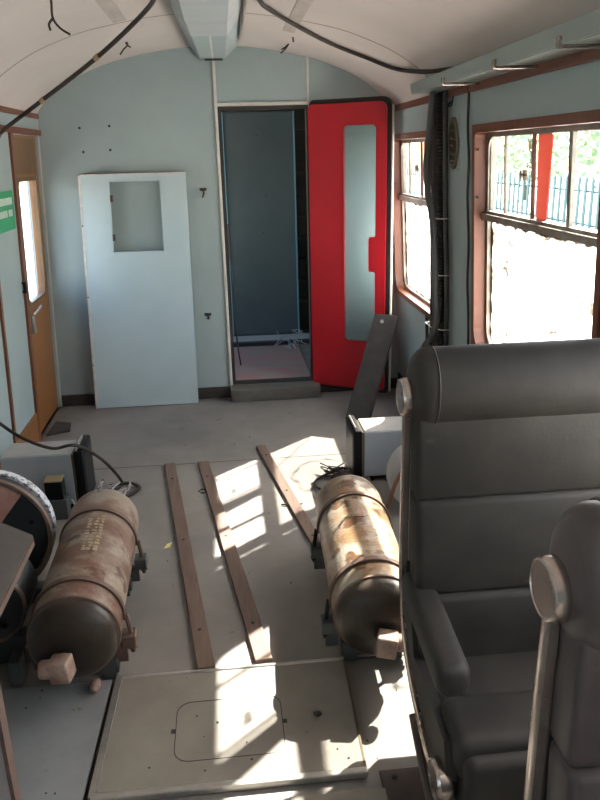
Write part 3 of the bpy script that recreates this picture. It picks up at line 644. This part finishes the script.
# ------------------------------------------------------------------ air tanks
def tank(loc, rot, shell, label, side):
    t = thing('air_tank', label, 'tank', loc, None, rot)
    R, cz, L = .136, .230, .742
    bm = B(); lathe(bm, [(0, R*.97), (.004, R), (L, R), (L+.03, R*.965), (L+.06, R*.86), (L+.085, R*.62), (L+.10, R*.3), (L+.103, 0)], (0, 0, cz), (0, 1, 0), 56)
    obj('shell', bm, shell, t, True, True)
    bm = B(); lathe(bm, [(.014, R*.965), (-.012, R*.99), (-.03, R*.95), (-.048, R*.82), (-.060, R*.57), (-.066, R*.25), (-.067, 0)], (0, 0, cz), (0, 1, 0), 56)
    obj('end_cap', bm, TANKEND, t, True, True)
    bm = B(); lathe(bm, [(-.004, R*.99), (-.002, R+.004), (.006, R+.004), (.008, R*.99)], (0, 0, cz), (0, 1, 0), 56, True); obj('weld_seam', bm, STRAP, t, True, True)
    for y in (.10, .58):
        bm = B(); n = 36; pts = []
        for i in range(n+1):
            a = math.radians(-8+196*i/n); pts.append((a, R+.001, R+.008))
        q = [[bm.verts.new((math.cos(a)*r, y+dy, cz+math.sin(a)*r)) for a, r0, r1 in pts for r in ((r0,) if w_ == 0 else (r1,))] for w_ in (0, 1) for dy in (-.011, .011)]
        for i in range(n):
            for (A, C) in ((0, 1), (2, 3), (0, 2), (1, 3)): bm.faces.new((q[A][i], q[A][i+1], q[C][i+1], q[C][i]))
        obj('strap', bm, STRAP, t, True, True)
        bm = B(); box(bm, (-R+.03, y-.022, .02), (R-.03, y+.022, .074), .004, 1); box(bm, (-R+.04, y-.022, 0), (-R+.08, y+.022, .024)); box(bm, (R-.08, y-.022, 0), (R-.04, y+.022, .024))
        obj('cross_beam', bm, BLOCK, t, False, True)
        for sx in (-1, 1):
            bm = B(); box(bm, (sx*(R+.012)-.022, y-.028, .112), (sx*(R+.012)+.022, y+.028, .156), .003, 1); box(bm, (sx*(R-.01)-.03, y-.01, .055), (sx*(R-.01)+.012, y+.014, .115))
            bk = obj('bracket', bm, BRACKRUST if side < 0 and y < .3 else BLOCK, t, False, True)
            bm = B(); tube(bm, [(sx*(R+.008), y, .225), (sx*(R+.016), y, .17), (sx*(R+.02), y, .085)], .0075, 8); lathe(bm, [(0, .014), (.014, .014)], (sx*(R+.02), y, .098), (0, 0, 1), 6)
            obj('bolt', bm, BRACKRUST if side < 0 else BLACKP, bk, True, True)
    # square plug on a short elbow
    s = side; px, pz = (-.022 if s < 0 else .012), .200
    m4 = Matrix.Translation((px, -.108, pz)) @ Matrix.Rotation(math.radians(6*s), 4, 'Y') @ Matrix.Rotation(math.radians(-12), 4, 'Z')
    bm = B(); box(bm, (-.031, -.030, -.034), (.031, .030, .034), .007, 3, m4); sp_ = obj('square_plug', bm, PLUG, t, True, True, 25)
    bm = B(); lathe(bm, [(-.062, .024), (-.055, .028), (-.03, .028)] if s < 0 else [(.03, .026), (.06, .026), (.075, .03), (.085, .026)], (px, -.105, pz), (1, 0, 0), 16); lathe(bm, [(-.09, .024), (-.03, .024)], (px, 0, pz), (0, 1, 0), 16)
    obj('pipe_neck', bm, PLUG, sp_, True, True)
    return t
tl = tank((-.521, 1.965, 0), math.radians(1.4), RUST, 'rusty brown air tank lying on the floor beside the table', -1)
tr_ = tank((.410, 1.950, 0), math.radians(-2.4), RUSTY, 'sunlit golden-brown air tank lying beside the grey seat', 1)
# labels / paint remnants
bm = B()
R = .1375
for (a0, a1, y0, y1) in ((84, 98, .395, .455),):
    n = 5; q = []
    for i in range(n+1):
        a = math.radians(a0+(a1-a0)*i/n); q.append([bm.verts.new((math.cos(a)*r, y, .230+math.sin(a)*r)) for y in (y0, y1) for r in (R-.002, R+.001)])
    for i in range(n):
        for A, C in ((1, 3), (0, 1), (2, 3)): bm.faces.new((q[i][A], q[i+1][A], q[i+1][C], q[i][C]))
obj('rating_plate', bm, PLUG, tr_, False, True)
bm = B()
random.seed(5)
for i in range(34):   # worn pale lettering remnants along the top of the left tank
    row = i % 3; y0 = .28+(i//3)*.022; a = math.radians(70+row*9+random.uniform(-1, 1)); da = math.radians(random.uniform(4, 8)); dy = random.uniform(.010, .020)
    vs = [bm.verts.new((math.cos(aa)*(R+.0004), yy, .230+math.sin(aa)*(R+.0004))) for aa, yy in ((a, y0), (a+da, y0+.003), (a+da*.9, y0+dy), (a+.01, y0+dy))]; bm.faces.new(vs)
obj('worn_lettering', bm, mat('worn_cream_paint', (.46, .38, .24), (.30, .2, .12), rough=.6, scale=40), tl, False, True)

# beams carrying the drums
for i, (y, x1) in enumerate(((2.20, -.72), (2.55, -.73))):
    tag(obj('support_beam', bx((-1.10, y-.03, 0), (x1, y+.03, .104 if i == 0 else .066), .004, 1), BLOCK), ('blue-grey steel beam under the lower dark drum', 'blue-grey steel beam under the big dark drum')[i], 'beam')
# big drum
dc = Vector((-.925, 0, .305)); DR = .238
bd = thing('large_drum', 'big dark drum with a pink-rust band, end facing out beside the rusty tank', 'drum', (dc.x, 2.55, .066))
bm = B(); lathe(bm, [(2.505, 0), (2.505, DR*.9), (2.52, DR*.94), (2.56, DR*.94)], (dc.x, 0, dc.z), (0, 1, 0), 60); db = obj('drum_body', bm, DRUM, bd, True)
bm = B(); lathe(bm, [(2.500, DR*.93), (2.493, DR*.96), (2.493, DR), (2.510, DR+.001), (2.517, DR*.95)], (dc.x, 0, dc.z), (0, 1, 0), 60, True); obj('rim', bm, DRUMRIM, db, True)
def inclip(pts):  # clip band polygon approximately to the disc
    return pts
r0 = DR*.91; aL = math.radians(52); 
def dpt(a, r=r0): return (dc.x+math.cos(a)*r, 2.496, dc.z+math.sin(a)*r)
poly = [dpt(math.radians(q)) for q in (47, 54, 61, 67, 73)]+[dpt(math.radians(q)) for q in (205, 215, 225, 235)]
bm = B(); prism(bm, poly, (0, .010, 0)); obj('rust_band', bm, PINKR, bd)
for (x, z) in ((dc.x+.17, dc.z+.05), (dc.x-.14, dc.z+.14), (dc.x+.13, dc.z-.12)):
    s = B(); lathe(s, [(0, .010), (.005, .010), (.008, 0)], (x, 2.505, z), (0, -1, 0), 8); obj('bolt', s, BLACKP, bd)
bm = B(); lathe(bm, [(2.572, .14), (2.572, .224), (2.59, .230), (2.61, .224), (2.61, .14)], (dc.x+.004, 0, dc.z), (0, 1, 0), 60, True)
tag(obj('printed_ring', bm, WOVEN, None, True), 'white and black printed ring standing behind the big dark drum', 'ring')
# lower drum
ld = thing('small_drum', 'smaller dark drum half hidden below the table edge', 'drum', (-.84, 2.22, .107))
bm = B(); lathe(bm, [(2.14, 0), (2.14, .125), (2.155, .132), (2.31, .132)], (-.838, 0, .24), (0, 1, 0), 48); db = obj('drum_body', bm, DRUM, ld, True)
bm = B(); lathe(bm, [(2.14, .126), (2.132, .130), (2.134, .135), (2.15, .136), (2.16, .131)], (-.838, 0, .24), (0, 1, 0), 48, True); obj('rim', bm, DRUMRIM, db, True)
s = B(); lathe(s, [(0, .009), (.005, .009), (.008, 0)], (-.78, 2.14, .17), (0, -1, 0), 8); obj('bolt', s, BLACKP, ld)
# drum side bracket
tag(obj('angle_bracket', bx((-.76, 2.05, .0), (-.725, 2.12, .09), .003, 1), BLOCK), 'small steel angle bracket on the floor in front of the lower dark drum', 'bracket')

# ------------------------------------------------------------------ equipment cases
def case(side, x0, x1, y0, y1, z0, z1, label):
    # side +1: black front at x1, side -1: black front at x0
    t = thing('equipment_case', label, 'case', ((x0+x1)/2, (y0+y1)/2, z0))
    obj('body', bx((x0, y0, z0), (x1, y1, z1), .004, 2), CASE, t)
    obj('top_plate', bx((x0+.003, y0+.003, z1-.001), (x1-.003, y1-.003, z1+.003), .001, 1), CASETOP, t)
    if side > 0: a, b, c, d = x1+.012, x1+.055, x1, x1+.012
    else: a, b, c, d = x0-.055, x0-.012, x0-.012, x0
    obj('collar', bx((c-.001, y0+.004, z0+.004), (d+.001, y1-.004, z1-.004), .001, 1), BRONZE, t)
    fb = obj('front_bezel', bx((a, y0-.006, z0-.008), (b, y1+.045, z1+.010), .008, 3), BLACKP, t, True)
    fx = b if side > 0 else a
    obj('screen', bx((fx-.002, y0+.02, z0+.02), (fx+.002, y1+.025, z1-.02), .001, 1), SCREEN, fb)
    obj('top_lip', bx(((a+b)/2-.012, y0+.01, z1+.006), ((a+b)/2-.006, y1, z1+.026)), ALU, t)
    for yy in (y0+.02, y1-.05):
        for xx in (x0+.02, x1-.05): obj('foot', bx((xx, yy, 0), (xx+.03, yy+.03, z0+.002)), BLACKP, t)
    return t
case(1, -1.095, -.775, 3.305, 3.49, .035, .292, 'grey metal case with black front, in front of the left wall')
case(-1, .640, .98, 3.40, 3.60, .035, .275, 'grey metal case with black front, behind the sunlit tank')
jb = tag(obj('junction_box', bx((-.892, 3.22, .10), (-.812, 3.29, .192), .003, 1), BLACKP), 'small tan-lidded black box against the side of the grey case', 'box')
obj('lid', bx((-.893, 3.218, .192), (-.811, 3.292, .198), .001, 1), mat('tan_lid', (.30, .22, .13), rough=.6), jb)
tag(obj('junction_stand', bx((-.90, 3.215, 0), (-.80, 3.292, .10), .003, 1), BLOCK), 'short dark block under the small tan-lidded box', 'block')
cable('floor_cable', [LW(3.2, .60, .02), LW(3.44, .435, .03), (-1.02, 3.41, .355), (-.863, 3.33, .318), (-.75, 3.33, .325), (-.66, 3.46, .19), (-.60, 3.585, .012), (-.625, 3.50, .010), (-.70, 3.46, .010), (-.70, 3.62, .012)], .008, CABLE, 'black cable trailing over the grey case by the left wall to the floor')
cable('floor_cable', [(-.72, 3.20, .012), (-.62, 3.36, .012), (-.54, 3.42, .012), (-.50, 3.50, .012), (-.56, 3.56, .012), (-.66, 3.54, .012)], .009, CABLE, 'black cable looped on the floor behind the rusty tank')
cable('floor_cable', [(.545, 3.50, .05), (.47, 3.52, .012), (.40, 3.45, .012), (.39, 3.36, .012), (.46, 3.30, .012)], .007, CABLE, 'black cable looped on the floor behind the sunlit tank')
random.seed(21)
def tangle(x0, x1, y0, y1, n, label, m):
    bm = B()
    for i in range(n):
        x, y = random.uniform(x0, x1), random.uniform(y0, y1)
        tube(bm, spline([(x+random.uniform(-.07, .07), y+random.uniform(-.06, .06), random.uniform(.008, .05)) for _ in range(4)], 5), .0035, 5)
    tag(obj('wire_tangle', bm, m, None, True), label, 'wire', kind='stuff')
tangle(-.68, -.58, 3.28, 3.52, 16, 'tangle of grey wires at the foot of the case by the left wall', CASETOP)
tangle(.49, .55, 3.42, 3.55, 7, 'tangle of black wires at the foot of the case behind the sunlit tank', CABLE)
cable('white_wire', [(-.80, 3.28, .06), (-.77, 3.22, .09), (-.72, 3.10, .05), (-.70, 2.95, .012), (-.72, 2.85, .02), (-.74, 2.75, .06)], .004, TRIMW, 'thin white wire hanging in the gap between drum and rusty tank')
# beam and hoses right of the sunlit tank
tag(obj('timber_block', bx((.60, 3.02, 0), (.66, 3.37, .05), .003, 1), SLAT), 'rough timber block on the floor between sunlit tank and grey case', 'block')
cable('brown_hose', [(.64, 2.95, .06), (.66, 2.92, .12), (.70, 2.94, .22), (.76, 2.96, .30), (.84, 2.98, .37)], .009, mat('brown_rubber', (.16, .07, .035), rough=.5), 'thin reddish-brown hose rising behind the sunlit tank', 'hose')
bm = B(); lathe(bm, [(0, .10), (.0, .17), (.05, .175), (.10, .17), (.10, .10)], (.86, 3.02, .178), (0, 1, 0), 40, True)
tag(obj('pipe_coil', bm, CASETOP, None, True), 'pale round coil partly hidden between the grey case and the seat', 'coil')

# ------------------------------------------------------------------ seats
def seat(dy, lea, label, dz=0, dx=0, Rr=.100):
    t = thing('coach_seat', label, 'seat', (.75, 1.55+dy, 0), 'coach seats')
    def P(v): return (v[0]+dx, v[1]+dy, v[2]+dz)
    X0, X1 = .43, 1.07
    def cushion(name, lo, hi, bev, m=lea, pitch=0, seg=4):
        c = Vector([(a+b)/2 for a, b in zip(lo, hi)]); h = [(b-a)/2 for a, b in zip(lo, hi)]
        mt = Matrix.Translation(P(c)) @ Matrix.Rotation(math.radians(pitch), 4, 'X')
        bm = B(); box(bm, [-q for q in h], h, bev, seg, mt); return obj(name, bm, m, t, True, angle=70)
    # headrest roll with soft ends
    bm = B(); prof = [(0, .0)]
    for i in range(9):
        a = PI/2*i/8; prof.append((.040*(1-math.cos(a)), Rr*(.55+.45*math.sin(a))))
    W = X1-X0-.012; prof = [(a, r) for a, r in prof]+[(W-a, r) for a, r in reversed(prof)]
    lathe(bm, prof, P((X0+.006, 1.70, 1.048)), (1, 0, 0), 40)
    for v in bm.verts:
        v.co.y = (v.co.y-1.70-dy)*.82+1.70+dy
    hr = obj('headrest', bm, lea, t, True, angle=80)
    for x in (X0+.055, X1-.055):
        bm = B(); tube(bm, [P((x, 1.70+Rr*.828*math.cos(a), 1.048+Rr*1.01*math.sin(a))) for a in [2*PI*i/36 for i in range(36)]], .0025, 5, True)
        obj('headrest_piping', bm, lea, hr, True)
    # backrest: three channelled panels
    cushion('backrest_panel', (X0+.012, 1.645, .760), (X1-.012, 1.725, .985), .016, pitch=0)
    cushion('backrest_panel', (X0+.012, 1.625, .500), (X1-.012, 1.715, .764), .018, pitch=-4)
    cushion('lumbar_panel', (X0+.018, 1.590, .300), (X1-.018, 1.70, .505), .020, pitch=-6)
    cushion('back_shell', (X0+.02, 1.712, .25), (X1-.02, 1.765, 1.10), .02, BLACKR)
    # seat: rear panel, front roll, apron
    cushion('seat_cushion', (X0+.022, 1.40, .235), (X1-.022, 1.64, .335), .030, pitch=0)
    cushion('seat_front_roll', (X0+.022, 1.268, .235), (X1-.022, 1.437, .356), .032, seg=5)
    cushion('seat_apron', (X0+.036, 1.236, .100), (X1-.036, 1.33, .322), .028)
    cushion('seat_pan', (X0+.03, 1.31, .15), (X1-.03, 1.72, .245), .01, BLACKR)
    # side panels below the armrests
    for xa, xb in ((X0+.004, X0+.030), (X1-.030, X1-.004)):
        bm = B(); prism(bm, [P((xa, y, z)) for y, z in ((1.725, .55), (1.70, .40), (1.60, .262), (1.46, .20), (1.33, .19), (1.29, .23), (1.32, .32), (1.60, .335), (1.66, .50))], (xb-xa, 0, 0)); obj('side_panel', bm, lea, t)
    # chrome side frames
    path = spline([(1.722, 1.0), (1.728, .87), (1.730, .72), (1.728, .56), (1.712, .42), (1.665, .325), (1.58, .252), (1.46, .195), (1.325, .165)], 6)
    path = [Vector((p[0], p[1])) for p in path] if len(path[0]) == 2 else path
    for xa in (X0-.008, X1-.012):
        bm = B(); L_ = []
        for i, p in enumerate(path):
            d = (path[min(i+1, len(path)-1)]-path[max(i-1, 0)]).normalized(); n = Vector((-d[1], d[0])); h = .0145
            q1, q2 = Vector((p[0], p[1]))+n*h, Vector((p[0], p[1]))-n*h
            L_.append([bm.verts.new(P((x, q[0], q[1]))) for q, x in ((q1, xa+.003), (q1, xa+.017), (q2*.0+q1*.5+q2*.5+(q1-q2)*.25, xa+.021), (q2*.75+q1*.25, xa+.021), (q2, xa+.017), (q2, xa+.003), (q2*.75+q1*.25, xa), (q1*.75+q2*.25, xa))])
        for A, C in zip(L_, L_[1:]):
            for i in range(8): bm.faces.new((A[i], A[(i+1) % 8], C[(i+1) % 8], C[i]))
        bm.faces.new(L_[0]); bm.faces.new(L_[-1][::-1])
        f = obj('side_frame', bm, CHROME, t, True, angle=50)
    for name, y, z, r in (('frame_disc', 1.722, 1.018, .048), ('foot_disc', 1.325, .205, .050)):
        for x, sgn in ((X0+.002, -1), (X1-.002, 1)):
            bm = B(); lathe(bm, [(-.016, r*.93), (-.004, r), (.012, r*1.0), (.018, r*.93), (.0195, r*.86), (.0175, r*.82), (.0175, 0)], P((x, y, z)), (sgn, 0, 0), 40); obj(name, bm, CHROME, t, True, angle=30)
    # armrests
    for xa, xb in ((X0-.010, X0+.072), (X1-.072, X1+.010)):
        bm = B(); hexa(bm, [P(q) for q in ((xa, 1.335, .413), (xb, 1.335, .413), (xb, 1.715, .455), (xa, 1.715, .455), (xa, 1.335, .497), (xb, 1.335, .497), (xb, 1.715, .538), (xa, 1.715, .538))])
        bmesh.ops.bevel(bm, geom=list(bm.edges), offset=.028, segments=5, profile=.5, affect='EDGES', clamp_overlap=True)
        obj('armrest', bm, lea, t, True, angle=60)
    # pedestal
    bm = B(); box(bm, P((X0+.12, 1.38, -dz)), P((X1-.1, 1.66, .152)), .01, 2); box(bm, P((X0+.08, 1.36, -dz)), P((X1-.04, 1.40, .03)), .004, 1); obj('pedestal', bm, SEATBASE, t)
    bm = B(); tube(bm, [P((X0-.004, 1.56, .185)), P((X0-.004, 1.44, .115)), P((X0-.004, 1.335, .07))], .012, 8); obj('recline_bar', bm, SEATBASE, t, True)
    return t
seat(0, LEATH, 'charcoal padded coach seat seen whole, with armrest and rolled headrest')
seat(-.85, LEATH2, 'nearest coach seat, cut by the frame, brownish headrest roll and round chrome cap', -.012, .006, .108)

# ------------------------------------------------------------------ table on the left
tb_ = thing('side_table', 'grey laminate table with cut corner on the left foreground', 'table', (-.85, 1.4, 0))
pts = [(-1.14, .75), (-.570, .75), (-.570, 1.87), (-.578, 1.893), (-.60, 1.912), (-1.14, 2.36)]
bm = B(); prism(bm, [(x, y, .600) for x, y in pts], (0, 0, .018)); tp = obj('tabletop', bm, TABLE, tb_)
bm = B(); q = [(x, y) for x, y in pts]; 
ip = [(-1.145, .745), (-.566, .745), (-.566, 1.872), (-.575, 1.896), (-.598, 1.916), (-1.14, 2.366)]
ringprism(bm, [(x, y, .598) for x, y in ip], [(x, y, .598) for x, y in pts], [(x, y, .6165) for x, y in ip], [(x, y, .6165) for x, y in pts]); obj('edge_band', bm, BRACKRUST, tp)
sp2 = obj('side_panel', bx((-1.12, 1.36, 0), (-.545, 1.385, .599)), TABLEP, tb_)
obj('panel_edge', bx((-.546, 1.355, 0), (-.537, 1.39, .597)), BRACKRUST, sp2)

# ------------------------------------------------------------------ green sign
sg = thing('green_sign', 'green notice with white lettering on the left wall beside the wooden door', 'sign', LW(4.10, 1.35, 0))
sgp = obj('sign_plate', mslab(LW, 3.90, 4.225, 1.255, 1.455, .001, .004), GREEN, sg)
bm = B()
random.seed(2)
for (z, h, y0, y1) in ((1.385, .036, 3.93, 4.20), (1.325, .034, 3.93, 4.19)):
    y = y0
    while y < y1:
        wd = random.choice((.014, .018, .022))
        if z < 1.35 and 4.085 < y < 4.10: y += .02
        slab(bm, LW, y, y+wd*.35, z, z+h, .0035, .005); slab(bm, LW, y, y+wd, z+h*.42, z+h*.62, .0035, .005); slab(bm, LW, y+wd*.65, y+wd, z, z+h, .0035, .005)
        y += wd+.005
lt = obj('lettering', bm, WHITE, sgp); lt['kind'] = 'stuff'

# ------------------------------------------------------------------ outside the windows
struct('floor_platform', bx((-40, -30, -.35), (40, 60, -.2)), GROUND)
fn = thing('picket_fence', 'green metal paling fence outside the windows', 'fence', (7.5, 16, -.2))
for z in (.05, .72): obj('rail', bx((7.48, 4, z-.02), (7.52, 34, z+.02)), GFENCE, fn)
bm = B()
y = 4
while y < 34:
    prism(bm, [(7.44, y, -.2), (7.44, y+.10, -.2), (7.44, y+.10, .92), (7.44, y+.085, .98), (7.44, y+.05, 1.02), (7.44, y+.015, .98), (7.44, y, .92)], (.025, 0, 0)); y += .30
o_ = obj('palings', bm, GFENCE, fn); o_['kind'] = 'stuff'
def tree(x, y, h, w_, seed, label):
    random.seed(seed)
    t = thing('tree', label, 'tree', (x, y, -.2), 'trees outside the windows')
    bm = B(); tube(bm, [(x, y, -.2), (x+.1, y, h*.4), (x, y+.1, h*.75)], [.14, .1, .05], 8); obj('trunk', bm, BARK, t, True)
    bm = B()
    for i in range(1500):
        u = Vector((random.gauss(0, 1), random.gauss(0, 1), random.gauss(0, 1))).normalized()*random.uniform(.55, 1)
        c = Vector((x+u.x*w_, y+u.y*w_, h*.56+u.z*h*.5)); s_ = random.uniform(.10, .2)
        a = Vector((random.uniform(-1, 1), random.uniform(-1, 1), random.uniform(-1, 1))).normalized(); b_ = a.orthogonal().normalized()
        bm.faces.new([bm.verts.new(c+a*s_), bm.verts.new(c+b_*s_*.5), bm.verts.new(c-a*s_), bm.verts.new(c-b_*s_*.5)])
    obj('foliage', bm, LEAF, t)
tree(11.0, 14, 3.0, 1.9, 1, 'bushy green tree beyond the fence, through the nearer window')
tree(11.5, 20, 3.2, 2.1, 2, 'bushy green tree beyond the fence, behind its middle')
tree(11.0, 27, 3.4, 2.3, 3, 'bushy green tree beyond the far end of the fence')
